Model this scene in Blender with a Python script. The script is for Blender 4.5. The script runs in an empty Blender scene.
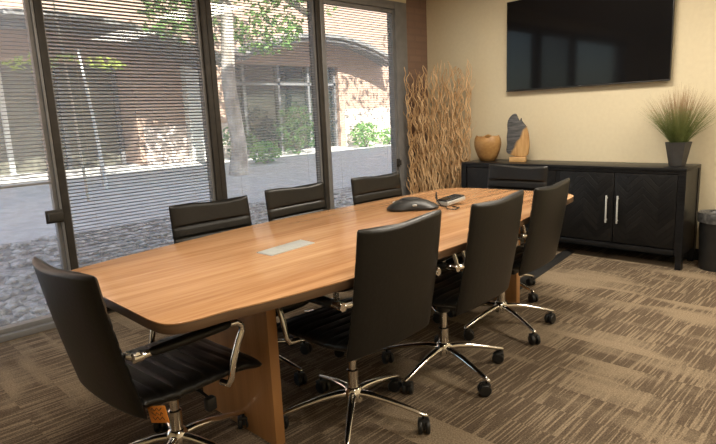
import bpy, bmesh, math, random
from mathutils import Vector, Matrix, noise

random.seed(7)
S = bpy.context.scene
COL = S.collection
PI = math.pi

# ------------------------------------------------------------------ camera
CAM = Vector((4.181, -5.438, 1.362))
RIGHT = Vector((0.71118, 0.70163, -0.04408))
UP = -Vector((0.09884, -0.16187, -0.98185))
FWD = Vector((-0.69603, 0.69391, -0.18447))
cd = bpy.data.cameras.new('camera')
cam = bpy.data.objects.new('camera', cd)
COL.objects.link(cam)
cd.sensor_width = 36.0
cd.lens = 559.46 / 716.0 * 36.0
cd.clip_start = 0.05
cd.clip_end = 300
m = Matrix.Identity(4)
for i in range(3):
    m[i][0] = RIGHT[i]
    m[i][1] = UP[i]
    m[i][2] = -FWD[i]
    m[i][3] = CAM[i]
cam.matrix_world = m
S.camera = cam

# ------------------------------------------------------------------ world, sun, exposure
S.view_settings.view_transform = 'Standard'
S.view_settings.look = 'None'
S.view_settings.gamma = 1.0
S.view_settings.use_curve_mapping = False
S.view_settings.exposure = 0.55
try:
    S.cycles.use_denoising = True
    S.cycles.max_bounces = 8
    S.cycles.transparent_max_bounces = 16
    S.cycles.sample_clamp_indirect = 6.0
except Exception:
    pass

w = bpy.data.worlds.new('sky')
S.world = w
w.use_nodes = True
nt = w.node_tree
nt.nodes.clear()
sky = nt.nodes.new('ShaderNodeTexSky')
sky.sky_type = 'NISHITA'
sky.sun_disc = False
sky.sun_elevation = math.radians(48)
sky.sun_rotation = math.radians(80)
bg = nt.nodes.new('ShaderNodeBackground')
bg.inputs['Strength'].default_value = 0.36
wo = nt.nodes.new('ShaderNodeOutputWorld')
nt.links.new(sky.outputs[0], bg.inputs['Color'])
nt.links.new(bg.outputs[0], wo.inputs['Surface'])

sl = bpy.data.lights.new('sun', 'SUN')
sl.energy = 13.0
sl.angle = math.radians(0.6)
sl.color = (1.0, 0.95, 0.88)
sun = bpy.data.objects.new('sun', sl)
COL.objects.link(sun)
sd = Vector((-0.72, 0.18, -0.72))          # direction the light travels
sun.rotation_euler = sd.to_track_quat('-Z', 'Y').to_euler()
CEIL_W = 33.0                                # watts of each ceiling fixture


# ------------------------------------------------------------------ helpers: materials
def mat(name, col=(0.5, 0.5, 0.5), rough=0.6, metal=0.0, spec=0.5, emit=None, es=0.0, coat=0.0):
    mt = bpy.data.materials.new(name)
    mt.use_nodes = True
    b = mt.node_tree.nodes['Principled BSDF']
    b.inputs['Base Color'].default_value = (*col, 1)
    b.inputs['Roughness'].default_value = rough
    b.inputs['Metallic'].default_value = metal
    b.inputs['Specular IOR Level'].default_value = spec
    if coat:
        b.inputs['Coat Weight'].default_value = coat
        b.inputs['Coat Roughness'].default_value = 0.1
    if emit:
        b.inputs['Emission Color'].default_value = (*emit, 1)
        b.inputs['Emission Strength'].default_value = es
    return mt


class N:
    """small node-graph writer"""
    def __init__(s, mt):
        s.t = mt.node_tree
        s.b = s.t.nodes['Principled BSDF']

    def new(s, typ, **kw):
        n = s.t.nodes.new(typ)
        for k, v in kw.items():
            if k.startswith('i_'):
                n.inputs[k[2:]].default_value = v
            else:
                setattr(n, k, v)
        return n

    def link(s, a, b):
        s.t.links.new(a, b)

    def coord(s, scale=(1, 1, 1), rot=(0, 0, 0), space='Object'):
        c = s.new('ShaderNodeTexCoord')
        mp = s.new('ShaderNodeMapping')
        mp.inputs['Scale'].default_value = scale
        mp.inputs['Rotation'].default_value = rot
        s.link(c.outputs[space], mp.inputs['Vector'])
        return mp.outputs[0]

    def noise(s, vec, scale=5, detail=3, rough=0.5, dist=0.0):
        n = s.new('ShaderNodeTexNoise')
        n.inputs['Scale'].default_value = scale
        n.inputs['Detail'].default_value = detail
        n.inputs['Roughness'].default_value = rough
        n.inputs['Distortion'].default_value = dist
        s.link(vec, n.inputs['Vector'])
        return n.outputs[0]

    def ramp(s, fac, stops):
        r = s.new('ShaderNodeValToRGB')
        el = r.color_ramp.elements
        while len(el) < len(stops):
            el.new(0.5)
        for e, (p, c) in zip(el, stops):
            e.position = p
            e.color = (*c, 1)
        s.link(fac, r.inputs[0])
        return r.outputs[0]

    def math(s, op, a, b=None, c=None):
        n = s.new('ShaderNodeMath', operation=op)
        for i, x in enumerate((a, b, c)):
            if x is None:
                continue
            if isinstance(x, (int, float)):
                n.inputs[i].default_value = x
            else:
                s.link(x, n.inputs[i])
        return n.outputs[0]

    def mix(s, fac, a, b, mode='MIX'):
        n = s.new('ShaderNodeMix', data_type='RGBA', blend_type=mode)
        for sock, x in ((n.inputs[0], fac), (n.inputs[6], a), (n.inputs[7], b)):
            if isinstance(x, (int, float)):
                sock.default_value = x
            elif isinstance(x, tuple):
                sock.default_value = (*x, 1)
            else:
                s.link(x, sock)
        return n.outputs[2]

    def bump(s, h, strength=0.3, dist=0.01):
        n = s.new('ShaderNodeBump')
        n.inputs['Strength'].default_value = strength
        n.inputs['Distance'].default_value = dist
        s.link(h, n.inputs['Height'])
        s.link(n.outputs[0], s.b.inputs['Normal'])

    def base(s, c):
        s.link(c, s.b.inputs['Base Color'])


def noisy(name, c1, c2, scale=8, rough=0.7, stretch=(1, 1, 1), bump=0.0, lo=0.35, hi=0.65, metal=0.0, spec=0.5, detail=4):
    mt = mat(name, c1, rough, metal, spec)
    n = N(mt)
    f = n.noise(n.coord(stretch), scale, detail)
    n.base(n.ramp(f, [(lo, c1), (hi, c2)]))
    if bump:
        n.bump(f, bump, 0.01)
    return mt


# ------------------------------------------------------------------ helpers: meshes
class MB:
    def __init__(s):
        s.bm = bmesh.new()

    def box(s, x0, x1, y0, y1, z0, z1, bev=0.0, seg=2, M=None):
        b2 = bmesh.new()
        bmesh.ops.create_cube(b2, size=1.0)
        for v in b2.verts:
            v.co = Vector((x0 + (v.co.x + .5) * (x1 - x0), y0 + (v.co.y + .5) * (y1 - y0), z0 + (v.co.z + .5) * (z1 - z0)))
        if bev:
            bmesh.ops.bevel(b2, geom=list(b2.edges), offset=bev, segments=seg, profile=0.5, affect='EDGES')
        s.merge(b2, M)
        return s

    def merge(s, b2, M=None):
        if M:
            bmesh.ops.transform(b2, matrix=M, verts=b2.verts)
        tmp = bpy.data.meshes.new('tmp')
        b2.to_mesh(tmp)
        b2.free()
        s.bm.from_mesh(tmp)
        bpy.data.meshes.remove(tmp)

    def rings(s, rings, cap=True, closed=True):
        vs = [[s.bm.verts.new(p) for p in r] for r in rings]
        n = len(vs[0])
        for a, b in zip(vs, vs[1:]):
            for i in range(n if closed else n - 1):
                j = (i + 1) % n
                try:
                    s.bm.faces.new((a[i], a[j], b[j], b[i]))
                except ValueError:
                    pass
        if cap:
            s.bm.faces.new(list(reversed(vs[0])))
            s.bm.faces.new(vs[-1])
        return s

    def tube(s, pts, r, seg=8, cap=True, flat=1.0):
        pts = [Vector(p) for p in pts]
        n = len(pts)
        rr = r if isinstance(r, (list, tuple)) else [r] * n
        t0 = (pts[1] - pts[0]).normalized()
        up = Vector((0, 0, 1)) if abs(t0.z) < 0.9 else Vector((1, 0, 0))
        u = t0.cross(up).normalized()
        out = []
        for i, p in enumerate(pts):
            t = (pts[min(i + 1, n - 1)] - pts[max(i - 1, 0)]).normalized()
            u = (u - t * u.dot(t)).normalized()
            v = t.cross(u)
            out.append([p + (u * math.cos(2 * PI * k / seg) + v * math.sin(2 * PI * k / seg) * flat) * rr[i] for k in range(seg)])
        return s.rings(out, cap)

    def lathe(s, prof, seg=24, c=(0, 0, 0), axis='Z', cap=True):
        out = []
        for r, z in prof:
            ring = []
            for k in range(seg):
                a = 2 * PI * k / seg
                p = Vector((r * math.cos(a), r * math.sin(a), z))
                if axis == 'X':
                    p = Vector((p.z, p.x, p.y))
                elif axis == 'Y':
                    p = Vector((p.y, p.z, p.x))
                ring.append(p + Vector(c))
            out.append(ring)
        return s.rings(out, cap)

    def prism(s, poly, z0, z1, bev=0.0, M=None):
        b2 = bmesh.new()
        a = [b2.verts.new((x, y, z0)) for x, y in poly]
        b = [b2.verts.new((x, y, z1)) for x, y in poly]
        n = len(poly)
        b2.faces.new(list(reversed(a)))
        top = b2.faces.new(b)
        for i in range(n):
            j = (i + 1) % n
            b2.faces.new((a[i], a[j], b[j], b[i]))
        bmesh.ops.recalc_face_normals(b2, faces=b2.faces)
        if bev:
            es = [e for e in b2.edges if abs(e.verts[0].co.z - e.verts[1].co.z) < 1e-6]
            bmesh.ops.bevel(b2, geom=es, offset=bev, segments=2, profile=0.5, affect='EDGES')
        s.merge(b2, M)
        return s

    def quad(s, *p):
        s.bm.faces.new([s.bm.verts.new(q) for q in p])
        return s

    def build(s, name, m, parent=None, smooth=35, mats=None):
        me = bpy.data.meshes.new(name)
        bmesh.ops.recalc_face_normals(s.bm, faces=s.bm.faces)
        s.bm.to_mesh(me)
        s.bm.free()
        if smooth:
            for p in me.polygons:
                p.use_smooth = True
            me.set_sharp_from_angle(angle=math.radians(smooth))
        o = bpy.data.objects.new(name, me)
        COL.objects.link(o)
        me.materials.append(m)
        if parent:
            o.parent = parent
        return o


def thing(name, label, cat, loc=(0, 0, 0), rz=0.0, group=None):
    o = bpy.data.objects.new(name, None)
    o.empty_display_size = 0.1
    COL.objects.link(o)
    o.location = loc
    o.rotation_euler = (0, 0, rz)
    return tag(o, label, cat, group)


def tag(o, label, cat, group=None, kind=None):
    o['label'] = label
    o['category'] = cat
    if group:
        o['group'] = group
    if kind:
        o['kind'] = kind
    return o


def struct(o):
    o['kind'] = 'structure'
    return o


# ------------------------------------------------------------------ materials
M = {}
M['wall'] = noisy('wall_paint', (0.645, 0.565, 0.40), (0.67, 0.59, 0.42), 30, 0.75, bump=0.015)
M['ceiling'] = noisy('ceiling_tile', (0.72, 0.69, 0.62), (0.76, 0.73, 0.66), 60, 0.9)
M['frame'] = noisy('bronze_aluminium', (0.040, 0.036, 0.031), (0.052, 0.046, 0.04), 12, 0.5, spec=0.2)
M['frame_grey'] = noisy('grey_aluminium', (0.17, 0.168, 0.17), (0.20, 0.198, 0.20), 12, 0.4, spec=0.6)
M['blind'] = noisy('blind_slat', (0.21, 0.205, 0.20), (0.25, 0.245, 0.24), 10, 0.5)
M['cord'] = mat('blind_cord', (0.4, 0.38, 0.34), 0.8)
M['leather'] = noisy('black_leather', (0.0045, 0.0043, 0.0039), (0.007, 0.0067, 0.006), 60, 0.40, bump=0.06, spec=0.40)
M['chrome'] = mat('chrome', (0.78, 0.76, 0.73), 0.12, 1.0)
M['plastic'] = noisy('black_plastic', (0.008, 0.008, 0.008), (0.014, 0.014, 0.014), 20, 0.45)
M['tag'] = noisy('orange_tag', (0.80, 0.27, 0.03), (0.85, 0.32, 0.05), 25, 0.6)
M['ink'] = mat('dark_ink', (0.12, 0.04, 0.01), 0.8)
M['silver'] = noisy('silver_metal', (0.52, 0.54, 0.53), (0.58, 0.60, 0.59), 40, 0.32, metal=0.25)
M['black_wood'] = noisy('black_wood', (0.007, 0.007, 0.008), (0.014, 0.014, 0.015), 6, 0.32, stretch=(2, 2, 14), bump=0.1, spec=0.18)
M['screen'] = mat('tv_screen', (0.006, 0.006, 0.007), 0.07, 0.0, 0.28)
M['tv_frame'] = mat('tv_bezel', (0.012, 0.012, 0.012), 0.3)
M['pot'] = noisy('charcoal_pot', (0.035, 0.034, 0.034), (0.05, 0.048, 0.047), 20, 0.5)
M['soil'] = noisy('potting_soil', (0.03, 0.02, 0.012), (0.06, 0.04, 0.025), 40, 0.95)
M['bag'] = noisy('bin_liner', (0.04, 0.04, 0.04), (0.13, 0.13, 0.13), 25, 0.3)
M['rubber'] = noisy('cable_cover_rubber', (0.012, 0.012, 0.012), (0.02, 0.02, 0.02), 20, 0.55)
M['light_panel'] = mat('light_panel', (0.9, 0.9, 0.85), 0.5, emit=(1.0, 0.86, 0.66), es=2.5)
M['white_metal'] = mat('white_metal', (0.75, 0.74, 0.72), 0.4)


def wood(name, c1, c2, c3, stretch, rough, scale=1.0, seedoff=0.0):
    mt = mat(name, c1, rough, 0, 0.5)
    n = N(mt)
    v = n.coord(stretch)
    f = n.noise(v, 1.0 * scale, 5, 0.55, 0.6)
    g = n.noise(v, 5.0 * scale, 3, 0.6)
    c = n.ramp(f, [(0.33, c1), (0.5, c2), (0.68, c3)])
    c = n.mix(0.25, c, n.ramp(g, [(0.35, c1), (0.65, c3)]))
    n.base(c)
    n.bump(g, 0.03, 0.002)
    return mt


M['table'] = wood('cherry_laminate', (0.36, 0.17, 0.075), (0.50, 0.265, 0.125), (0.62, 0.365, 0.19), (14, 0.7, 1), 0.21)
M['table_edge'] = wood('cherry_edge_shaded', (0.085, 0.048, 0.025), (0.11, 0.062, 0.032), (0.135, 0.078, 0.042), (3, 3, 30), 0.4)  # darker cherry paints in the weaker light on the table edge
M['panel'] = wood('cherry_panel', (0.34, 0.165, 0.06), (0.41, 0.205, 0.078), (0.48, 0.25, 0.10), (16, 2, 0.9), 0.38)
M['branch'] = noisy('dry_willow', (0.42, 0.245, 0.11), (0.72, 0.50, 0.28), 9, 0.75, bump=0.2)
M['burl'] = wood('burl_wood', (0.24, 0.115, 0.032), (0.35, 0.185, 0.06), (0.46, 0.27, 0.10), (4, 4, 7), 0.5, 1.5)
M['log_base'] = wood('pale_wood_base', (0.42, 0.24, 0.09), (0.52, 0.31, 0.13), (0.58, 0.37, 0.17), (5, 5, 12), 0.5)


def carpet():
    mt = mat('patterned_carpet', (0.2, 0.15, 0.1), 0.95, 0, 0.1)
    n = N(mt)
    c = n.new('ShaderNodeTexCoord')
    sx = n.new('ShaderNodeSeparateXYZ')
    n.link(c.outputs['Object'], sx.inputs[0])
    X, Y = sx.outputs[0], sx.outputs[1]
    # patches elongated along x, hatched with thin strokes that run along y
    pv = n.new('ShaderNodeCombineXYZ')
    BW = 0.21
    row = n.math('FLOOR', n.math('DIVIDE', Y, BW))
    n.link(n.math('MULTIPLY', X, 1.15), pv.inputs[0])
    n.link(n.math('MULTIPLY', row, 3.7), pv.inputs[1])
    patch = n.noise(pv.outputs[0], 1.0, 2.0, 0.55)
    pv2 = n.new('ShaderNodeCombineXYZ')
    n.link(n.math('MULTIPLY', X, 0.8), pv2.inputs[0])
    n.link(n.math('MULTIPLY', Y, 6.0), pv2.inputs[1])
    soft = n.noise(pv2.outputs[0], 1.0, 2.0, 0.5)
    mask = n.math('ADD', n.math('MULTIPLY', patch, 0.62), n.math('MULTIPLY', soft, 0.38))
    mask = n.ramp(mask, [(0.415, (0, 0, 0)), (0.50, (1, 1, 1))])
    sv = n.new('ShaderNodeCombineXYZ')
    n.link(n.math('MULTIPLY', X, 96.0), sv.inputs[0])
    n.link(n.math('MULTIPLY', Y, 2.6), sv.inputs[1])
    n.link(n.math('MULTIPLY', row, 5.3), sv.inputs[2])
    st = n.noise(sv.outputs[0], 1.0, 1.0, 0.5)
    st = n.ramp(st, [(0.38, (0, 0, 0)), (0.50, (1, 1, 1))])
    f = n.math('MULTIPLY', st, mask)
    fine = n.noise(n.coord((1, 1, 1)), 130, 3, 0.8)
    fr_ = n.ramp(fine, [(0.36, (0, 0, 0)), (0.64, (1, 1, 1))])
    base = n.mix(fr_, (0.145, 0.108, 0.073), (0.345, 0.27, 0.185))
    dk = n.mix(fr_, (0.040, 0.028, 0.020), (0.120, 0.087, 0.060))
    col = n.mix(n.math('MULTIPLY', f, 0.85), base, dk)
    n.base(col)
    n.bump(fine, 0.5, 0.004)
    return mt


def bricks(name, c1, c2, mortar, axis='x', scale=1.0, rough=0.85, msize=0.012):
    """brick pattern on a wall whose face looks along x (axis='x')"""
    mt = mat(name, c1, rough, 0, 0.2)
    n = N(mt)
    c = n.new('ShaderNodeTexCoord')
    sx = n.new('ShaderNodeSeparateXYZ')
    n.link(c.outputs['Object'], sx.inputs[0])
    cv = n.new('ShaderNodeCombineXYZ')
    n.link(sx.outputs[1 if axis == 'x' else 0], cv.inputs[0])
    n.link(sx.outputs[2], cv.inputs[1])
    b = n.new('ShaderNodeTexBrick')
    b.inputs['Scale'].default_value = scale
    b.inputs['Brick Width'].default_value = 0.22
    b.inputs['Row Height'].default_value = 0.075
    b.inputs['Mortar Size'].default_value = msize
    b.inputs['Color1'].default_value = (*c1, 1)
    b.inputs['Color2'].default_value = (*c2, 1)
    b.inputs['Mortar'].default_value = (*mortar, 1)
    n.link(cv.outputs[0], b.inputs['Vector'])
    f = n.noise(n.coord((1, 1, 1)), 7, 4)
    n.base(n.mix(0.35, b.outputs[0], n.ramp(f, [(0.35, c1), (0.65, c2)])))
    n.bump(b.outputs[1], -0.25, 0.01)
    return mt


def herringbone():
    mt = mat('black_chevron_wood', (0.012, 0.012, 0.013), 0.34, 0, 0.18)
    n = N(mt)
    c = n.new('ShaderNodeTexCoord')
    sx = n.new('ShaderNodeSeparateXYZ')
    n.link(c.outputs['Object'], sx.inputs[0])
    x, z = sx.outputs[0], sx.outputs[2]
    W = 0.125
    zig = n.math('MULTIPLY', n.math('PINGPONG', n.math('ADD', x, 10.0), W), 1.0)
    t = n.math('DIVIDE', n.math('ADD', z, zig), 0.062)
    fr = n.math('FRACT', t)
    gap = n.math('SUBTRACT', 0.5, n.math('ABSOLUTE', n.math('SUBTRACT', fr, 0.5)))
    g = n.ramp(gap, [(0.0, (0, 0, 0)), (0.10, (1, 1, 1))])
    cv = n.new('ShaderNodeCombineXYZ')
    n.link(n.math('FLOOR', t), cv.inputs[0])
    n.link(n.math('FLOOR', n.math('DIVIDE', n.math('ADD', x, 10.0), W)), cv.inputs[1])
    wn = n.new('ShaderNodeTexWhiteNoise', noise_dimensions='2D')
    n.link(cv.outputs[0], wn.inputs['Vector'])
    grain = n.noise(n.coord((20, 20, 20)), 2.0, 4)
    plank = n.ramp(wn.outputs[0], [(0.0, (0.006, 0.006, 0.007)), (1.0, (0.014, 0.0135, 0.0135))])
    n.base(n.mix(g, (0.004, 0.004, 0.004), n.mix(0.3, plank, n.ramp(grain, [(0.3, (0.006, 0.006, 0.006)), (0.7, (0.018, 0.018, 0.018))]))))
    n.bump(n.math('ADD', g, n.math('MULTIPLY', wn.outputs[0], 0.5)), 0.35, 0.004)
    return mt


def glass_mat():
    mt = bpy.data.materials.new('window_glass')
    mt.use_nodes = True
    t = mt.node_tree
    t.nodes.clear()
    tr = t.nodes.new('ShaderNodeBsdfTransparent')
    tr.inputs[0].default_value = (0.93, 0.95, 0.94, 1)
    gl = t.nodes.new('ShaderNodeBsdfGlossy')
    gl.inputs['Roughness'].default_value = 0.01
    df = t.nodes.new('ShaderNodeBsdfTranslucent')          # puts the hazy window glare into the pane itself
    df.inputs[0].default_value = (0.75, 0.77, 0.78, 1)
    lw = t.nodes.new('ShaderNodeFresnel')
    gm = t.nodes.new('ShaderNodeNewGeometry')
    mr = t.nodes.new('ShaderNodeMapRange')
    mr.inputs['To Min'].default_value = 1.45
    mr.inputs['To Max'].default_value = 1 / 1.45
    t.links.new(gm.outputs['Backfacing'], mr.inputs['Value'])
    t.links.new(mr.outputs[0], lw.inputs[0])
    m1 = t.nodes.new('ShaderNodeMixShader')
    m2 = t.nodes.new('ShaderNodeMixShader')
    m1.inputs[0].default_value = 0.12
    t.links.new(tr.outputs[0], m1.inputs[1])
    t.links.new(df.outputs[0], m1.inputs[2])
    t.links.new(lw.outputs[0], m2.inputs[0])
    t.links.new(m1.outputs[0], m2.inputs[1])
    t.links.new(gl.outputs[0], m2.inputs[2])
    o = t.nodes.new('ShaderNodeOutputMaterial')
    t.links.new(m2.outputs[0], o.inputs[0])
    return mt


M['carpet'] = carpet()
M['brick_in'] = bricks('brown_brick', (0.215, 0.140, 0.105), (0.25, 0.165, 0.125), (0.20, 0.135, 0.105))
M['chevron'] = herringbone()
M['glass'] = glass_mat()

# exterior materials
M['facade'] = bricks('facade_brick', (0.44, 0.29, 0.215), (0.54, 0.375, 0.29), (0.45, 0.32, 0.25), msize=0.01)
M['sunlit_base'] = noisy('sunlit_stucco', (0.62, 0.50, 0.44), (0.72, 0.60, 0.54), 6, 0.9)  # lower facade lightened, sunlight put into its colour
M['shopglass'] = mat('storefront_glass', (0.012, 0.018, 0.015), 0.04, 0, 0.5)
M['doorolive'] = noisy('olive_panel', (0.16, 0.15, 0.11), (0.20, 0.19, 0.14), 3, 0.5)
M['canopy'] = noisy('weathered_steel_sheet', (0.20, 0.195, 0.19), (0.32, 0.31, 0.30), 6, 0.5, metal=0.2)
M['white_post'] = noisy('white_paint', (0.68, 0.67, 0.64), (0.78, 0.77, 0.74), 8, 0.6)
M['concrete'] = noisy('concrete_path', (0.50, 0.475, 0.445), (0.63, 0.60, 0.565), 5, 0.9, detail=6)
M['rock'] = noisy('river_rock', (0.22, 0.195, 0.17), (0.66, 0.61, 0.55), 14, 0.9)
M['bark'] = noisy('pale_bark', (0.26, 0.22, 0.18), (0.62, 0.56, 0.50), 6, 0.9, bump=0.3, stretch=(1, 1, 0.5))
M['bark_dark'] = noisy('dark_bark', (0.07, 0.06, 0.05), (0.14, 0.12, 0.10), 8, 0.9, bump=0.3)
M['stake'] = noisy('pale_stem', (0.50, 0.42, 0.30), (0.62, 0.54, 0.42), 8, 0.8)


def leafmat(name, a, b):
    mt = mat(name, a, 0.5, 0, 0.4)
    n = N(mt)
    f = n.noise(n.coord((1, 1, 1)), 9, 2)
    c = n.ramp(f, [(0.35, a), (0.65, b)])
    n.base(c)
    tl = n.new('ShaderNodeBsdfTranslucent')
    n.link(c, tl.inputs[0])
    mx = n.new('ShaderNodeMixShader')
    mx.inputs[0].default_value = 0.45
    out = [x for x in n.t.nodes if x.type == 'OUTPUT_MATERIAL'][0]
    n.link(n.b.outputs[0], mx.inputs[1])
    n.link(tl.outputs[0], mx.inputs[2])
    n.link(mx.outputs[0], out.inputs[0])
    return mt


M['leaf'] = leafmat('tree_leaf', (0.09, 0.22, 0.05), (0.28, 0.46, 0.13))
M['leaf_y'] = leafmat('yellow_green_leaf', (0.30, 0.42, 0.05), (0.50, 0.56, 0.10))
M['leaf_b'] = leafmat('bush_leaf', (0.14, 0.34, 0.08), (0.30, 0.52, 0.16))
M['leaf_d'] = leafmat('dark_bush_leaf', (0.05, 0.12, 0.035), (0.13, 0.24, 0.08))


def grassmat():
    mt = mat('ornamental_grass', (0.1, 0.2, 0.05), 0.6, 0, 0.3)
    n = N(mt)
    c = n.new('ShaderNodeTexCoord')
    sx = n.new('ShaderNodeSeparateXYZ')
    n.link(c.outputs['Object'], sx.inputs[0])
    v = n.noise(n.coord((1, 1, 1)), 40, 2)
    h = n.math('ADD', n.math('MULTIPLY', sx.outputs[2], 1.5), n.math('MULTIPLY', v, 0.55))
    n.base(n.ramp(h, [(0.35, (0.06, 0.10, 0.025)), (0.75, (0.19, 0.235, 0.08)), (0.95, (0.27, 0.255, 0.115)), (1.25, (0.34, 0.23, 0.13))]))
    return mt


M['grass'] = grassmat()

# ------------------------------------------------------------------ room shell
RX, RY, RZ = 5.7, -7.6, 2.75
o = MB().box(-0.12, RX, RY, 0, -0.12, 0).build('floor', M['carpet'], smooth=0)
struct(o)
o = MB().box(-0.12, RX + .12, RY - .12, 0.12, RZ, RZ + 0.15).build('ceiling', M['ceiling'], smooth=0)
struct(o)
o = MB().box(-0.02, RX + .12, 0, 0.12, -0.12, RZ).build('wall_far', M['wall'], smooth=0)
struct(o)
o = MB().box(RX, RX + 0.12, RY - .12, 0, -0.12, RZ).build('wall_right', M['wall'], smooth=0)
struct(o)
o = MB().box(-0.12, RX, RY - 0.12, RY, -0.12, RZ).build('wall_back', M['wall'], smooth=0)
struct(o)
o = MB().box(-0.25, 0.0, -0.365, 0.12, -0.12, RZ).build('wall_pier', M['brick_in'], smooth=0)
struct(o)
HEAD = 2.575
mb = MB().box(-0.25, 0, RY - .12, -0.365, HEAD, RZ)
mb.box(-0.25, 0, RY - .12, -6.45, -0.12, HEAD)
o = mb.build('wall_window', M['wall'], smooth=0)
struct(o)
o = MB().box(-0.45, -0.25, RY - .12, 14.0, HEAD, 8.0).box(-0.45, RX, RY - .12, 14, 7.85, 8.0).build('wall_exterior', M['facade'], smooth=0)  # unseen upper wall and roof, raised to throw shade over the path
struct(o)
struct(MB().box(0.0, RX, -0.014, 0, 0, 0.10, 0.003).build('baseboard_far', M['plastic'], smooth=0))

# ------------------------------------------------------------------ windows
ZB, ZT = 0.075, 2.495


def window(n, y0, y1, ls, rs, m_l, m_r, latch=None):
    """y0..y1 outer extents, ls/rs stile widths (left = nearer camera)"""
    mb = MB()
    mb.box(-0.12, 0.005, y0, y0 + ls, 0, HEAD, 0.004)
    mb.box(-0.12, 0.005, y1 - rs, y1, 0, HEAD, 0.004)
    mb.box(-0.12, 0.003, y0 + ls, y1 - rs, ZT, HEAD, 0.004)
    mb.box(-0.12, 0.012, y0 + ls, y1 - rs, 0, 0.042, 0.004)
    mb.box(-0.11, -0.03, y0 + ls, y1 - rs, 0.042, ZB, 0.003)
    fr = mb.build('window_%d' % n, m_l)
    struct(fr)
    g = MB().box(-0.105, -0.099, y0 + ls, y1 - rs, ZB, ZT).build('glass_pane', M['glass'], fr, smooth=0)
    if latch:
        zc, a, b, col = latch
        MB().box(0.0, 0.045, a, b, zc - .03, zc + .03, 0.006).box(0.0, 0.012, a - .01, b + .01, zc - .045, zc + .045, 0.004).build('window_latch', col, fr)
    # inner bead along the stile
    bd = MB().box(-0.07, -0.02, y0 + ls, y0 + ls + .012, ZB, ZT).box(-0.07, -0.02, y1 - rs - .022, y1 - rs, ZB, ZT).build('glazing_bead', M['frame_grey'], fr)
    return fr


window(1, -6.45, -4.166, 0.06, 0.018, M['frame_grey'], M['frame'], (0.78, -4.27, -4.175, M['frame']))
window(2, -4.164, -2.896, 0.048, 0.05, M['frame'], M['frame'])
window(3, -2.894, -1.661, 0.05, 0.055, M['frame'], M['frame'])
window(4, -1.659, -0.367, 0.055, 0.195, M['frame_grey'], M['frame_grey'], (0.83, -0.60, -0.57, M['frame']))


def blind(label, y0, y1, zlow, tilt):
    t = thing('window_blind', label, 'blind', (-0.045, (y0 + y1) / 2, zlow), 0, 'window blinds')
    h = (y1 - y0) / 2 - 0.006
    top = ZT - zlow
    MB().box(-0.022, 0.022, -h, h, top - 0.04, top - 0.004, 0.003).build('headrail', M['blind'], t)
    mb = MB()
    z = 0.03
    pitch, W = 0.0245, 0.0128
    c, s = math.cos(tilt), math.sin(tilt)
    while z < top - 0.05:
        pts = []
        for k in range(5):
            q = -1 + k * 0.5
            pts.append((q * W * c, z + q * W * s + 0.003 * (1 - q * q)))
        for (xa, za), (xb, zb) in zip(pts, pts[1:]):
            mb.quad((xa, -h, za), (xb, -h, zb), (xb, h, zb), (xa, h, za))
        z += pitch
    mb.build('slats', M['blind'], t)
    MB().box(-0.02, 0.02, -h, h, 0.004, 0.016, 0.003).build('bottom_rail', M['blind'], t)
    for yy in (-h * .7, h * .7):
        MB().tube([(0.015, yy, 0.02), (0.015, yy, top - .03)], 0.0012, 4).build('ladder_cord', M['cord'], t)
    return t


blind('raised horizontal blind in the leftmost window, its hem above the gravel', -6.39, -4.186, 1.0, math.radians(-8))
blind('fully lowered horizontal blind in the second window from the left, dense grey slats', -4.114, -2.948, 0.08, math.radians(20))
blind('horizontal blind in the third window, between the two wide dark mullions', -2.842, -1.718, 0.08, math.radians(3))
blind('horizontal blind in the window nearest the brick pier', -1.602, -0.565, 0.08, math.radians(3))

# ------------------------------------------------------------------ ceiling lights
for i, (x, y, lab) in enumerate([(2.1, -1.6, 'ceiling light panel over the far end of the table'), (2.1, -4.3, 'ceiling light panel over the near end of the table'),
                                 (4.4, -1.6, 'ceiling light panel to the right of the sideboard'), (4.4, -4.6, 'ceiling light panel above the camera side of the room')]):
    t = thing('ceiling_light', lab, 'ceiling light', (x, y, RZ), 0, 'ceiling light panels')
    MB().box(-.62, .62, -.32, -.30, -.03, 0).box(-.62, .62, .30, .32, -.03, 0).box(-.62, -.60, -.3, .3, -.03, 0).box(.60, .62, -.3, .3, -.03, 0).build('frame', M['white_metal'], t)
    MB().box(-.60, .60, -.30, .30, -.015, -.002).build('diffuser', M['light_panel'], t)
    ld = bpy.data.lights.new('ceiling_lamp', 'AREA')
    ld.shape = 'RECTANGLE'
    ld.size, ld.size_y = 1.18, 0.58
    ld.energy = CEIL_W * (1.25 if y > -3 else 0.62)
    ld.color = (1.0, 0.905, 0.76)
    lo = bpy.data.objects.new('lamp', ld)
    COL.objects.link(lo)
    lo.parent = t
    lo.location = (0, 0, -0.035)

# ------------------------------------------------------------------ table
TZ = 0.765


def catmull(pts, n=6, closed=True):
    out = []
    L = len(pts)
    for i in range(L):
        p0, p1, p2, p3 = (Vector(pts[(i + k) % L]) for k in (-1, 0, 1, 2))
        for k in range(n):
            t = k / n
            out.append(0.5 * ((2 * p1) + (-p0 + p2) * t + (2 * p0 - 5 * p1 + 4 * p2 - p3) * t * t + (-p0 + 3 * p1 - 3 * p2 + p3) * t ** 3))
    return out


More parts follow.
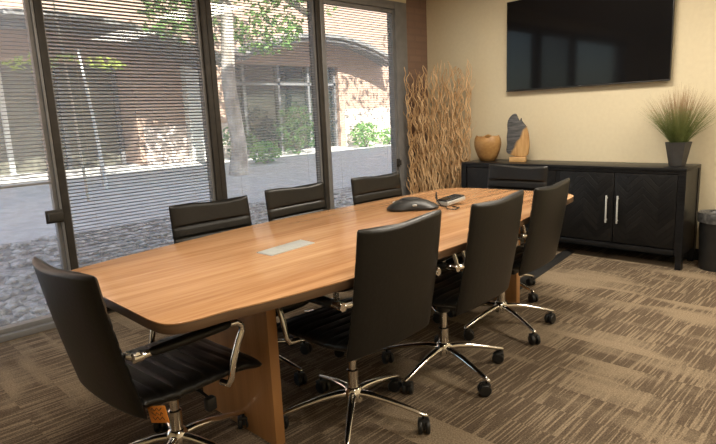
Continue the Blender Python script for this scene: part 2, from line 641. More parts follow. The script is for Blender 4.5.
outline = [(1.615, -4.60), (1.640, -4.67), (1.700, -4.715), (1.85, -4.722), (2.10, -4.724), (2.35, -4.726), (2.53, -4.726), (2.605, -4.705),
           (2.635, -4.64), (2.645, -4.52), (2.675, -4.36), (2.712, -4.04), (2.728, -3.7), (2.730, -3.3), (2.698, -2.85), (2.640, -2.38),
           (2.600, -2.06), (2.565, -1.80), (2.535, -1.69), (2.45, -1.615), (2.30, -1.60), (2.05, -1.62), (1.75, -1.65), (1.60, -1.69), (1.53, -1.77),
           (1.495, -1.95), (1.475, -2.3), (1.455, -2.9), (1.445, -3.4), (1.470, -3.75), (1.505, -3.98), (1.550, -4.28)]
poly = [(v.x, v.y) for v in catmull([(a, b, 0) for a, b in outline], 4)]
tab = thing('conference_table', 'long boat-shaped cherry wood conference table in front of the windows', 'table', (2.09, -3.17, 0))
lp = [(x - 2.09, y + 3.17) for x, y in poly]
MB().prism(lp, TZ - 0.006, TZ, 0.002).build('tabletop', M['table'], tab)
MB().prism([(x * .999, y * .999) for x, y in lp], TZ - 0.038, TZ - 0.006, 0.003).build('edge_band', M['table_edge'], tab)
for y in (-4.165, -1.955):
    MB().box(1.79 - 2.09, (2.38 if y < -3 else 2.27) - 2.09, y - .024 + 3.17, y + .024 + 3.17, 0, TZ - .038, 0.003).build('leg', M['panel'], tab)
ha = [(2.062, -3.995), (2.023, -3.700), (2.138, -3.706), (2.171, -3.990)]
MB().prism([(x - 2.09, y + 3.17) for x, y in ha], TZ - .002, TZ + .004, 0.0015).build('cable_hatch', M['silver'], tab)['label'] = 'silver cable hatch'


# ------------------------------------------------------------------ chairs
def rot2(a):
    return Matrix.Rotation(a, 4, 'Z')


def chair_meshes(ht, recl=0.0):
    """all the parts, in the chair's own frame (x right, y forward)"""
    P = {}
    # back
    mb = MB()
    z0 = 0.40
    rows = 70
    grooves = [ht - .115 - .062 * k for k in range(6)]
    rings = []
    us = [math.sin((-1 + 2 * k / 14) * PI / 2) for k in range(15)]
    for i in range(rows + 1):
        tt = i / rows
        tt = tt + 0.03 * math.sin(2 * PI * tt) * 0
        z = z0 + (ht - z0) * tt
        s = (z - .42) / (ht - .42)
        yb = -(0.257 + 0.083 * s + 0.006 * math.sin(PI * max(0, min(1, s)))) - recl * s
        hw = 0.2555 - 0.006 * s
        e = min(tt / 0.04, (1 - tt) / 0.025, 1.0)
        rnd = math.sqrt(max(0.0, 1 - (1 - e) ** 2))
        T = 0.046 * (0.35 + 0.65 * rnd)
        hw *= (0.985 + 0.015 * rnd)
        g = sum(math.exp(-((z - q) / 0.0055) ** 2) for q in grooves) * 0.010
        ring = []
        for u in us:
            edge = math.sqrt(max(0, 1 - abs(u) ** 5))
            zz = z + (0.010 * (u * u - .5) + 0.006 * math.sin(u * 3)) * max(0, (tt - .8) / .2)
            ring.append((u * hw, yb + 0.017 * u * u - T * 0.5 * edge, zz))
        for u in reversed(us[1:-1]):
            edge = math.sqrt(max(0, 1 - abs(u) ** 5))
            zz = z + (0.010 * (u * u - .5) + 0.006 * math.sin(u * 3)) * max(0, (tt - .8) / .2)
            ring.append((u * hw, yb + 0.017 * u * u + (T * 0.5 - g) * edge + 0.001, zz))
        rings.append(ring)
    mb.rings(rings)
    P['backrest'] = (mb, 'leather')
    # seat
    mb = MB()
    rings = []
    rows = 56
    y0, y1 = -0.245, 0.262
    gr = [y0 + .075 + .062 * k for k in range(7)]
    for i in range(rows + 1):
        t = i / rows
        y = y0 + (y1 - y0) * t
        e = min(t / 0.05, (1 - t) / 0.06, 1)
        rnd = math.sqrt(max(0, 1 - (1 - e) ** 2))
        zc = 0.425 + 0.018 * max(0, (0.25 - t) / .25) - 0.028 * max(0, (t - .72) / .28) ** 2
        T = 0.066 * (0.3 + 0.7 * rnd)
        hw = 0.255 * (0.975 + 0.025 * rnd)
        g = sum(math.exp(-((y - q) / 0.0055) ** 2) for q in gr) * 0.009
        ring = []
        for u in us:
            edge = math.sqrt(max(0, 1 - abs(u) ** 5))
            ring.append((u * hw, y, zc + 0.012 * u * u + (T * .5 - g) * edge))
        for u in reversed(us[1:-1]):
            edge = math.sqrt(max(0, 1 - abs(u) ** 5))
            ring.append((u * hw, y, zc + 0.012 * u * u - T * .5 * edge))
        rings.append(ring)
    mb.rings(rings)
    P['seat'] = (mb, 'leather')
    return P


def arm_parts(side, ht):
    x = 0.290 * side
    fr = MB()
    path = [(0.235 * side, 0.075, 0.405), (x - .01 * side, 0.078, 0.408), (x, 0.082, 0.43), (x, 0.100, 0.50), (x, 0.128, 0.565), (x, 0.148, 0.600), (x, 0.146, 0.622), (x, 0.125, 0.637), (x, 0.09, 0.640),
            (x, -0.10, 0.640), (x, -0.22, 0.640), (x, -0.262, 0.640), (x - .03 * side, -0.272, 0.640), (x - .05 * side, -0.272, 0.640)]
    fr.tube(path, 0.0125, 10)
    fr.tube([(x, -0.245, 0.640), (x, -0.275, 0.640)], 0.017, 10)
    fr.tube([(x + .012 * side, -0.262, 0.652), (x - .05 * side, -0.262, 0.628)], 0.009, 8)
    pad = MB()
    rings = []
    for i in range(13):
        t = i / 12
        y = -0.235 + t * 0.345
        k = math.sqrt(max(0.05, 1 - abs(2 * t - 1) ** 6))
        rings.append([(x + 0.0235 * k * math.cos(a), y, 0.642 + 0.0185 * k * math.sin(a)) for a in [2 * PI * q / 14 for q in range(14)]])
    pad.rings(rings)
    return fr, pad


def raise_(mb, dz):
    for v in mb.bm.verts:
        v.co.z += dz


def make_chair(label, x, y, rz, ht=0.945, spoke=20.0, tagged=False, recl=0.0, lift=0.0):
    t = thing('office_chair', label, 'chair', (x, y, 0), rz, 'black ribbed leather conference chairs')
    for k, (mb, mm) in chair_meshes(ht - lift, recl).items():
        raise_(mb, lift)
        mb.build(k, M[mm], t, smooth=60)
    for sd_ in (-1, 1):
        fr, pad = arm_parts(sd_, ht)
        raise_(fr, lift)
        raise_(pad, lift)
        a = fr.build('armrest', M['chrome'], t, smooth=50)
        pad.build('arm_pad', M['leather'], a, smooth=60)
    mb = MB().box(-.085, .085, -.13, .10, .345, .392, .012)
    mb.tube([(0, 0, 0.30), (0, 0, 0.36)], 0.034, 14)
    raise_(mb, lift)
    mb.build('tilt_mechanism', M['plastic'], t)
    mb = MB().tube([(0.07, 0.02, 0.365), (0.15, 0.03, 0.36), (0.20, 0.035, 0.345)], 0.006, 6)
    mb.box(0.19, 0.225, 0.015, 0.055, 0.30, 0.352, 0.008)
    raise_(mb, lift)
    mb.build('height_lever', M['plastic'], t)
    MB().lathe([(0.019, 0.2), (0.019, 0.34 + lift)], 16).lathe([(0.0265, 0.10), (0.0265, 0.245), (0.019, 0.25)], 18).build('gas_column', M['chrome'], t)
    MB().lathe([(0.028, 0.095), (0.042, 0.10), (0.044, 0.14), (0.034, 0.162), (0.028, 0.166)], 20).build('base_hub', M['chrome'], t)
    for k in range(5):
        a = math.radians(spoke + 72 * k) - rz
        R_ = rot2(a)
        mb = MB()
        rings = []
        for r, z, hw, hh in [(0.03, .134, .019, .018), (.08, .134, .0185, .0165), (.16, .123, .0165, .014), (.24, .105, .0145, .012), (.315, .086, .0125, .010), (.34, .080, .0115, .0085), (.348, .078, .006, .005)]:
            rings.append([R_ @ Vector((r, hw * math.cos(q) if abs(math.cos(q)) > .01 else 0, z + hh * math.sin(q))) for q in [2 * PI * j / 10 for j in range(10)]])
        mb.rings(rings)
        leg = mb.build('leg', M['chrome'], t, smooth=60)
        mb = MB()
        ca = random.uniform(0, 2 * PI)
        Mx = Matrix.Translation(R_ @ Vector((0.328, 0, 0))) @ rot2(ca)
        b2 = MB()
        b2.tube([(0, 0, 0.078), (0, 0, 0.05)], 0.006, 8)
        for sx in (-1, 1):
            b2.lathe([(0.010, sx * .007), (.0285, sx * .008), (.031, sx * .011), (.031, sx * .021), (.027, sx * .026), (.012, sx * .0275)], 18, (0, 0.012, 0.031), 'X')
        b2.box(-.006, .006, -.012, .03, .022, .058, .003)
        b2.box(-.024, .024, -.016, .024, .048, .064, .006)
        bmesh.ops.transform(b2.bm, matrix=Mx, verts=b2.bm.verts)
        b2.build('caster', M['plastic'], leg, smooth=40)
    if tagged:
        tg = MB().box(-.046, .046, -.0012, .0012, -.030, .030, .0008)
        Mx = Matrix.Translation((0.272, -0.205, 0.412)) @ Matrix.Rotation(math.radians(12), 4, 'Z') @ Matrix.Rotation(math.radians(-14), 4, 'Y')
        bmesh.ops.transform(tg.bm, matrix=Mx, verts=tg.bm.verts)
        to = tg.build('hang_tag', M['tag'], t)
        to['label'] = 'orange hang tag'
        ik = MB()
        for q in range(3):
            pts = [(-.028 + .008 * j, -.0018, .018 - .016 * q + .006 * math.sin(j * 2.1 + q)) for j in range(8)]
            ik.tube(pts, .0016, 4)
        bmesh.ops.transform(ik.bm, matrix=Mx, verts=ik.bm.verts)
        ik.build('scribble', M['ink'], to)
    return t


D = math.radians
make_chair("black office chair at the table's near short end, orange tag under its seat", 2.178, -4.522, D(3.4), 0.915, 23, True, 0.018)
make_chair("black office chair on the table's right side, nearest of three with backs to us", 2.472, -3.812, D(-270 + 0), 0.962, 22, lift=.038)
make_chair('black office chair, middle of the three along the right side of the table', 2.492, -3.150, D(93), 0.962, 57, lift=.038)
make_chair('black leather office chair on the right side of the table, closest to the sideboard doors', 2.390, -2.395, D(94), 0.935, 47, lift=.03)
make_chair('black ribbed office chair on the window side, nearest the second window blind', 1.680, -3.808, D(-91), 0.928, 10)
make_chair('black ribbed office chair in the middle of the three along the window side', 1.676, -3.167, D(-88), 0.938, 33)
make_chair('black ribbed office chair on the window side, closest to the branch screen', 1.726, -2.477, D(-92.4), 0.935, 50)
make_chair('black ribbed office chair at the far short end of the table, against the sideboard', 2.000, -1.811, D(181), 0.935, -8)

# ------------------------------------------------------------------ things on the table
ph = thing('conference_phone', 'black three-lobed conference speakerphone on the table', 'phone', (1.89, -2.66, TZ + .001), math.radians(20))
mb = MB()


def lobed(r, z, k):
    return [((r + k * math.cos(3 * a)) * math.cos(a), (r + k * math.cos(3 * a)) * math.sin(a), z) for a in [2 * PI * q / 48 for q in range(48)]]


mb.rings([lobed(.120, 0, .02), lobed(.150, .004, .03), lobed(.152, .014, .03), lobed(.140, .028, .022), lobed(.11, .046, .008), lobed(.075, .058, 0), lobed(.06, .060, 0)])
mb.build('body', M['plastic'], ph, smooth=40)
MB().lathe([(.060, .058), (.058, .064), (.03, .068), (.001, .0685)], 32).build('speaker_grille', M['rubber'], ph, smooth=40)
mb = MB()
for k in range(3):
    a = 2 * PI * k / 3 + PI / 3
    mb.box(.105, .125, -.014, .014, .030, .040, .003, M=rot2(a))
mb.build('mute_button', M['silver'], ph)
rm = thing('desk_dial_pad', 'small black keypad handset with silver rim beside the speakerphone', 'phone', (2.030, -2.405, TZ + .012), math.radians(80))
rm.scale = (0.7, 0.95, 1)
Mr = Matrix.Rotation(math.radians(-5), 4, 'Y')
MB().box(-.135, .105, -.055, .055, -.008, .018, .006, M=Matrix.Translation((0, 0, .012)) @ Mr).build('base_shell', M['silver'], rm)
MB().box(-.13, .10, -.05, .05, .0185, .027, .004, M=Matrix.Translation((0, 0, .012)) @ Mr).build('body', M['plastic'], rm)
mb = MB()
for i in range(4):
    for j in range(3):
        mb.box(-.02 + i * .027, -.004 + i * .027, -.035 + j * .026, -.017 + j * .026, .026, .031, .002, M=Matrix.Translation((0, 0, .012)) @ Mr)
mb.build('keypad', M['rubber'], rm)
MB().box(-.115, -.045, -.038, .038, .0265, .0285, M=Matrix.Translation((0, 0, .012)) @ Mr).build('display', M['screen'], rm)
mb = MB().tube([(1.955, -2.47, TZ + .006), (1.952, -2.468, TZ + .05), (1.95, -2.47, TZ + .085), (1.96, -2.49, TZ + .05), (2.02, -2.515, TZ + .006), (2.085, -2.545, TZ + .006), (2.13, -2.60, TZ + .006), (2.18, -2.58, TZ + .006), (2.165, -2.52, TZ + .006), (2.10, -2.50, TZ + .006)], 0.004, 6)
o = mb.build('phone_cable', M['plastic'], None)
tag(o, 'thin loose phone cable curled on the table beside the keypad', 'cable')

# ------------------------------------------------------------------ sideboard
SX0, SX1, SD, SZ = 0.757, 2.900, 0.437, 0.841
sb = thing('sideboard', 'long black wooden sideboard with chevron doors under the television', 'sideboard', ((SX0 + SX1) / 2, 0, 0))
cx = (SX0 + SX1) / 2
L = (SX1 - SX0) / 2
MB().box(-L, L, -SD, -.016, SZ - .028, SZ, .003).build('top', M['black_wood'], sb)
mb = MB().box(-L + .005, -L + .04, -SD + .02, -.02, .12, SZ - .028).box(L - .04, L - .005, -SD + .02, -.02, .12, SZ - .028)
mb.box(-L + .04, L - .04, -.035, -.02, .14, SZ - .028).box(-L + .04, L - .04, -SD + .03, -.035, .145, .165)
mb.box(-.02, .02, -SD + .012, -.035, .165, SZ - .028)
mb.box(-L + .05, L - .05, -SD + .006, -SD + .03, SZ - .052, SZ - .028, .002)
mb.build('body', M['black_wood'], sb)
MB().box(-L + .06, L - .06, -SD + .003, -SD + .03, .118, .160, .003).build('bottom_rail', M['black_wood'], sb)
for sx in (-1, 1):
    for yy in ((-SD + .001, -SD + .06), (-.075, -.018)):
        x0, x1 = (-L, -L + .058) if sx < 0 else (L - .058, L)
        xi = x0 + .012 if sx > 0 else x0
        xo = x1 if sx > 0 else x1 - .012
        mb = MB()
        mb.rings([[(xi, yy[0], 0), (xo, yy[0], 0), (xo, yy[1], 0), (xi, yy[1], 0)], [(xi, yy[0], .10), (xo, yy[0], .10), (xo, yy[1], .10), (xi, yy[1], .10)],
                  [(x0, yy[0], .14), (x1, yy[0], .14), (x1, yy[1], .14), (x0, yy[1], .14)], [(x0, yy[0], SZ - .028), (x1, yy[0], SZ - .028), (x1, yy[1], SZ - .028), (x0, yy[1], SZ - .028)]])
        mb.build('leg', M['black_wood'], sb)
xs = [(0.830, 1.317, 1), (1.322, 1.806, -1), (1.850, 2.341, 1), (2.346, 2.838, -1)]
for a, b, hs in xs:
    d = MB().box(a - cx, b - cx, -SD + .004, -SD + .028, .172, SZ - .056, .003).build('door', M['chevron'], sb)
    hx = (b - .052 if hs > 0 else a + .038) - cx
    mb = MB().box(hx - .007, hx + .007, -SD - .028, -SD - .018, .345, .590, .003)
    for zz in (.37, .565):
        mb.box(hx - .004, hx + .004, -SD - .020, -SD + .006, zz - .006, zz + .006)
    h = mb.build('handle', M['silver'], d)
    h['label'] = 'silver bar handle'

# ------------------------------------------------------------------ television
tv = thing('television', 'large black flat-screen television hung on the tan wall', 'television', (1.852, 0, 1.55))
MB().box(-.778, .778, -.062, -.030, 0, .889, .004).build('housing', M['tv_frame'], tv)
MB().box(-.772, .772, -.0645, -.061, .016, .883).build('screen', M['screen'], tv)
MB().box(-.30, .30, -.032, -.001, .25, .65).build('wall_bracket', M['plastic'], tv)
MB().box(-.014, .014, -.0655, -.062, .003, .011).build('logo', M['silver'], tv)
MB().box(-.778, .778, -.0660, -.0615, 0.0, .010, .001).build('lower_trim', M['plastic'], tv)

# ------------------------------------------------------------------ wooden bowl vase
va = thing('wooden_vase', 'round brown burl-wood vase with a broken rim on the sideboard', 'vase', (0.955, -.235, SZ))
mb = MB()
rings = []
prof = [(.062, 0), (.080, .004), (.108, .05), (.131, .10), (.146, .155), (.149, .195), (.141, .235), (.124, .262)]
seg = 48
for (r, z) in prof:
    rings.append([(r * math.cos(a), r * .8 * math.sin(a), z + (0.009 * math.sin(3 * a + 2.0) + .006 * math.sin(7 * a)) * max(0, (z - .2) / .062)) for a in [2 * PI * k / seg for k in range(seg)]])
inner = [(.108, .255), (.126, .20), (.115, .12), (.08, .05), (.03, .03)]
for (r, z) in inner:
    rings.append([(r * math.cos(a), r * .8 * math.sin(a), z + (0.009 * math.sin(3 * a + 2.0) + .006 * math.sin(7 * a)) * max(0, (z - .2) / .062)) for a in [2 * PI * k / seg for k in range(seg)]])
mb.rings(rings)
mb.build('bowl', M['burl'], va, smooth=50)
# ------------------------------------------------------------------ carved wood-and-stone slab
sc_ = thing('wood_sculpture', 'upright slab of grey bark and tan wood on a block, beside the vase', 'sculpture', (1.315, -.24, SZ), math.radians(20))
S_ = 0.0106 * 4.6 / 4.44 * 0.95
out = [(207, 225), (209, 190), (207, 160), (210, 130), (209, 105), (214, 84), (224, 70), (236, 61), (245, 63), (250, 74), (257, 88), (261, 92), (266, 80), (269, 92), (279, 106), (288, 118), (295, 140), (299, 165), (301, 195), (299, 220), (294, 240), (270, 246), (235, 240)]
cxp, zb_ = 255.0, 268.0
P2 = [((u - cxp) * .00235, (zb_ - v) * .00233) for u, v in out]
P2c = [(v.x, v.y) for v in catmull([(a, b, 0) for a, b in P2], 3)]


def slabmat():
    mt = mat('bark_and_heartwood', (0.2, 0.2, 0.2), 0.7)
    n = N(mt)
    c = n.new('ShaderNodeTexCoord')
    sx = n.new('ShaderNodeSeparateXYZ')
    n.link(c.outputs['Object'], sx.inputs[0])
    nz = n.noise(n.coord((1, 1, 1)), 14, 4)
    f = n.math('ADD', n.math('SUBTRACT', n.math('MULTIPLY', sx.outputs[2], 1.3), n.math('MULTIPLY', sx.outputs[0], 2.2)), n.math('MULTIPLY', n.math('SUBTRACT', nz, 0.5), 0.16))
    mask = n.ramp(f, [(0.245, (0, 0, 0)), (0.31, (1, 1, 1))])
    g = n.noise(n.coord((3, 3, 22)), 3, 4)
    tan = n.ramp(n.noise(n.coord((18, 18, 2.5)), 2, 4), [(0.35, (0.36, 0.19, 0.065)), (0.65, (0.56, 0.34, 0.14))])
    grey = n.ramp(g, [(0.35, (0.03, 0.031, 0.034)), (0.65, (0.10, 0.10, 0.105))])
    n.base(n.mix(mask, tan, grey))
    n.bump(nz, 0.4, 0.01)
    return mt


Mx = Matrix.Rotation(PI / 2, 4, 'X')
MB().prism(P2c, -.028, .028, 0.006, M=Mx).build('slab', slabmat(), sc_, smooth=50)
MB().box(-.085, .080, -.045, .045, 0, .052, .008).build('block_base', M['log_base'], sc_)

# ------------------------------------------------------------------ potted grass
pg = thing('potted_grass', 'bushy ornamental grass in a faceted charcoal pot on the sideboard', 'plant', (2.768, -.215, SZ))
mb = MB()
rings = []
for r, z in [(.058, 0), (.062, .003), (.098, .190), (.100, .198), (.092, .198), (.088, .175)]:
    rings.append([(r * math.cos(a), r * math.sin(a), z) for a in [2 * PI * k / 6 + .25 for k in range(6)]])
mb.rings(rings)
mb.build('pot', M['pot'], pg, smooth=20)
MB().lathe([(.001, .172), (.07, .176), (.001, .182)], 16).build('soil', M['soil'], pg)
mb = MB()
for i in range(560):
    a = random.uniform(0, 2 * PI)
    b = random.random() ** .8
    r0 = .055 * math.sqrt(random.random())
    ln = random.uniform(.32, .52) * (1.0 - .15 * b)
    lean = b * 0.74
    p = Vector((r0 * math.cos(a), r0 * math.sin(a), .18))
    d = Vector((math.cos(a) * math.sin(lean), math.sin(a) * math.sin(lean), math.cos(lean)))
    if p.y + d.y * ln > .17:
        d.y *= .35
        d.normalize()
    sag = random.uniform(.0, .08) * b
    side = Vector((-math.sin(a + random.uniform(-1, 1)), math.cos(a), 0)).normalized() * random.uniform(.0022, .0042)
    pts = []
    for k in range(5):
        t = k / 4
        q = p + d * ln * t + Vector((math.cos(a) * .06 * b * t * t, math.sin(a) * .06 * b * t * t, -sag * t * t))
        q.y = min(q.y, .19)
        pts.append((q, 1 - t * .85))
    for (q0, w0), (q1, w1) in zip(pts, pts[1:]):
        mb.quad(q0 - side * w0, q0 + side * w0, q1 + side * w1, q1 - side * w1)
g = mb.build('grass_blades', M['grass'], pg, smooth=0)
g['kind'] = 'stuff'

# ------------------------------------------------------------------ bin
tb = thing('waste_bin', 'round black waste bin with grey liner beside the sideboard', 'bin', (3.100, -.215, 0))
mb = MB().lathe([(.115, 0), (.122, .004), (.140, .44), (.146, .445), (.146, .462), (.138, .462), (.134, .44), (.114, .02), (.001, .018)], 36)
mb.build('bin_body', M['plastic'], tb, smooth=40)
mb = MB()
rings = []
for r, z, am in [(.149, .395, .006), (.1505, .42, .004), (.152, .455, .003), (.148, .472, .004), (.140, .470, .004), (.128, .44, .006), (.110, .35, .012), (.09, .2, .02)]:
    rings.append([((r + am * math.sin(9 * a + z * 30) * .5 + am * .5 * math.sin(17 * a)) * math.cos(a), (r + am * math.sin(9 * a + z * 30) * .5) * math.sin(a), z + .35 * am * math.sin(5 * a)) for a in [2 * PI * k / 60 for k in range(60)]])
mb.rings(rings, cap=False)
mb.build('bin_liner', M['bag'], tb, smooth=60)

# ------------------------------------------------------------------ branch screen
bs = thing('branch_screen', 'tall screen of curly dry willow branches in the corner by the brick pier', 'branches', (0.40, -.32, 0))
A = Vector((-.30, -.14, 0))
B = Vector((.275, .150, 0))
nb = 66
for i in range(nb):
    f = (i + random.uniform(-.35, .35)) / (nb - 1)
    f = min(1, max(0, f))
    base = A.lerp(B, f) + Vector((.45, -.89, 0)) * random.uniform(-.045, .045)
    H = random.uniform(1.72, 1.93)
    if random.random() < .2:
        H -= random.uniform(.1, .5)
    ph1, ph2 = random.uniform(0, 6.28), random.uniform(0, 6.28)
    am = random.uniform(.009, .018)
    lean = random.uniform(-.03, .03) + (f - .5) * .05
    fq = random.uniform(36, 58)
    pts, rs = [], []
    n_ = 64
    r0 = random.uniform(.007, .0125)
    ax = Vector((.894, .447, 0))
    for k in range(n_ + 1):
        t = k / n_
        z = H * t
        dx = am * (math.sin(fq * t * H / 1.8 + ph1) + .5 * math.sin(fq * 2.1 * t + ph2)) + lean * t * t * 1.2
        dy = am * .8 * math.cos(fq * .9 * t + ph2)
        p = base + ax * dx + Vector((-.447, .894, 0)) * dy
        p.x = min(max(p.x, -.385), .322)
        p.y = min(p.y, .29)
        pts.append((p.x, p.y, z))
        rs.append(r0 * (1 - .62 * t))
    mb = MB().tube(pts, rs, 5)
    for q in range(random.choice((2, 3, 4))):
        k0 = random.randint(14, n_ - 8)
        p = Vector(pts[k0])
        sgn = random.choice((-1, 1))
        tw, tr_ = [], []
        ln = random.uniform(.10, .24)
        for j in range(8):
            t = j / 7
            v = p + ax * sgn * (ln * .35 * t + .010 * math.sin(9 * t + ph1)) + Vector((0, 0, ln * t * .9)) + Vector((-.447, .894, 0)) * (.012 * math.sin(7 * t + ph2))
            v.x = min(max(v.x, -.385), .322)
            v.y = min(v.y, .29)
            tw.append(v)
            tr_.append(rs[k0] * (.8 - .5 * t))
        mb.tube(tw, tr_, 4)
    mb.build('branch', M['branch'], bs, smooth=70)

# ------------------------------------------------------------------ cable cover on the carpet
a = Vector((1.90, -.30, 0))
b = Vector((2.085, -1.80, 0))
ang = math.atan2(b.y - a.y, b.x - a.x)
Lc = (b - a).length
cc = MB().prism([(0, -.055), (Lc, -.055), (Lc, .055), (0, .055)], 0, .004).rings([[(0, -.05, .003), (0, -.02, .016), (0, .02, .016), (0, .05, .003)], [(Lc, -.05, .003), (Lc, -.02, .016), (Lc, .02, .016), (Lc, .05, .003)]]).build('cable_cover', M['rubber'], None)
cc.location = a
cc.rotation_euler = (0, 0, ang)
tag(cc, 'flat black cable cover on the carpet running to the sideboard', 'cable cover')

# ================================================================== outside
SLOPE = 0.059


def gz(x, y=0):
    return -0.08 + SLOPE * max(0, min(9.4, -x))


def groundstrip(name, x0, x1, mt, dz=0.0, y0=-16, y1=26, n=1):
    mb = MB()
    mb.quad((x0, y0, gz(x0) + dz), (x0, y1, gz(x0) + dz), (x1, y1, gz(x1) + dz), (x1, y0, gz(x1) + dz))
    o = mb.build(name, mt, None, smooth=0)
    return struct(o)


def gravelmat():
    mt = mat('gravel', (0.3, 0.28, 0.26), 0.95, 0, 0.2)
    n = N(mt)
    v = n.new('ShaderNodeTexVoronoi')
    v.inputs['Scale'].default_value = 9
    n.link(n.coord((1, 1, 1)), v.inputs['Vector'])
    f = n.noise(n.coord((1, 1, 1)), 25, 4)
    hs = n.new('ShaderNodeSeparateColor')
    n.link(v.outputs['Color'], hs.inputs[0])
    c = n.ramp(hs.outputs[0], [(0.0, (0.17, 0.145, 0.12)), (0.5, (0.38, 0.34, 0.30)), (1.0, (0.66, 0.62, 0.57))])
    n.base(n.mix(n.ramp(f, [(0.3, (0, 0, 0)), (0.7, (1, 1, 1))]), n.mix(0.5, c, (0.10, 0.085, 0.07)), c))
    n.bump(n.math('SUBTRACT', 1.0, v.outputs['Distance']), 0.8, 0.05)
    return mt


M['gravel'] = gravelmat()
o = MB().quad((-.12, -16, -.09), (-.12, 26, -.09), (-40, 26, -.09), (-40, -16, -.09)).build('ground_base', M['gravel'], None, smooth=0)
o.location.z = -.1
struct(o)
groundstrip('ground_gravel', -0.12, -3.15, M['gravel'])
groundstrip('ground_path', -3.15, -9.5, M['concrete'], 0.002)
# loose rocks near the window
mb = MB()
for i in range(1500):
    x = -0.3 - 2.75 * random.random()
    y = random.uniform(-6.5, 1.0)
    s = random.uniform(.025, .075)
    b2 = bmesh.new()
    bmesh.ops.create_icosphere(b2, subdivisions=1, radius=1)
    for v in b2.verts:
        v.co *= random.uniform(.75, 1.15)
    Mx = Matrix.Translation((x, y, gz(x) + s * .25)) @ Matrix.Rotation(random.uniform(0, 6.28), 4, 'Z') @ Matrix.Diagonal((s * random.uniform(.8, 1.5), s, s * .55, 1))
    bmesh.ops.transform(b2, matrix=Mx, verts=b2.verts)
    base = [mb.bm.verts.new(v.co) for v in b2.verts]
    b2.verts.index_update()
    for fc in b2.faces:
        mb.bm.faces.new([base[v.index] for v in fc.verts])
    b2.free()
o = mb.build('river_rocks', M['rock'], None, smooth=0)
tag(o, 'grey river rocks covering the bed outside the left windows', 'rocks', kind='stuff')

# ---- building across the courtyard
FX = -9.0
bd = thing('office_building', 'brown brick building across the courtyard with two arched entrance canopies', 'building', (FX, 4.0, 0.4))


def F(y, z, dx=0.0):
    return (dx, y - 4.0, z - 0.4)


mb = MB()
yA, yB = -10, 22
op1 = (-4.6, 0.47, 0.0, 2.86)
op2 = (3.12, 7.1, 0.0, 2.93)
H = 8.0
mb.box(-.3, 0, yA - 4, op1[0] - 4, -.6, H - .4)
mb.box(-.3, 0, op1[0] - 4, op1[1] - 4, op1[3] - .4, H - .4)
mb.box(-.3, 0, op1[1] - 4, op2[0] - 4, -.6, H - .4)
mb.box(-.3, 0, op2[0] - 4, op2[1] - 4, op2[3] - .4, H - .4)
mb.box(-.3, 0, op2[1] - 4, yB - 4, -.6, H - .4)
mb.build('facade_wall', M['facade'], bd, smooth=0)
MB().box(0, .03, 7.3 - 4, 22 - 4, -.6, 1.62 - .4).box(0, .03, .6 - 4, 3.0 - 4, -.6, 1.35 - .4).build('sunlit_base', M['sunlit_base'], bd, smooth=0)
# entrance 1: olive shaded storefront
ent = MB().box(-.99, -.92, op1[0] - 4, op1[1] - 4, -.1, op1[3] - .4).build('storefront_panel', M['doorolive'], bd, smooth=0)
for y in (-4.55, -3.3, -2.05, -.86, .40):
    MB().box(-.92, -.82, y - .05 - 4, y + .05 - 4, -.1, op1[3] - .4).build('mullion', M['white_post'] if y in (-2.05,) else M['frame_grey'], bd, smooth=0)
MB().box(-1.0, -.3, op1[0] - 4.1, op1[0] - 4, -.6, op1[3] - .4).box(-1.0, -.3, op1[1] - 4, op1[1] - 3.9, -.6, op1[3] - .4).box(-1.0, -.3, op1[0] - 4, op1[1] - 4, op1[3] - .4, op1[3] - .3).build('entrance_reveal', M['facade'], bd, smooth=0)
ent = MB().box(-.29, -.22, op2[0] - 4, op2[1] - 4, -.4, op2[3] - .4).build('storefront_glass', M['shopglass'], bd, smooth=0)
for y in (3.17, 3.64, 4.84, 5.97, 6.35, 7.05):
    MB().box(-.22, -.12, y - .04 - 4, y + .04 - 4, -.4, op2[3] - .4).build('mullion', M['frame_grey'], bd, smooth=0)
MB().box(-.22, -.12, 3.1 - 4, 7.1 - 4, 1.95, 2.05).build('transom', M['frame_grey'], bd, smooth=0)


def canopy(yc, hw, zs, rise, depth, mname):
    """arched ribbed steel canopy springing from the facade"""
    mb = MB()
    n = 22
    for th, dx0, dx1, inset in ((.10, 0, depth, 0),):
        a_, b_ = [], []
        ring0, ring1 = [], []
        for k in range(n + 1):
            t = -1 + 2 * k / n
            z = zs + rise * (1 - t * t)
            ring0.append((yc + hw * t, z))
        for (ya, za), (yb, zb) in zip(ring0, ring0[1:]):
            mb.rings([[F(ya, za, 0), F(ya, za + th, 0), F(ya, za + th - .1, depth), F(ya, za - .1, depth)], [F(yb, zb, 0), F(yb, zb + th, 0), F(yb, zb + th - .1, depth), F(yb, zb - .1, depth)]])
    c = mb.build('canopy', M['canopy'], bd, smooth=30)
    for q in range(4):
        mb = MB()
        xq = depth * (q + .5) / 4
        mb.tube([F(yc + hw * t, zs + rise * (1 - t * t) - .09 - .1 * xq / depth, xq) for t in [-1 + 2 * k / n for k in range(n + 1)]], .035, 6)
        mb.build('rib', M['frame_grey'], c)
    return c


canopy(-1.6, 3.7, 2.80, 0.72, 1.7, 'canopy')
canopy(6.1, 3.0, 3.10, 0.66, 0.8, 'canopy')
MB().box(0, .22, 1.72 - 4, 2.45 - 4, -.6, 2.4).build('column', M['white_post'], bd)


# ---- trees
def ray_at(u, v, x):
    d = RIGHT * ((u - 358) / 559.46) - UP * ((v - 222) / 559.46) + FWD
    return CAM + d * ((x - CAM.x) / d.x)


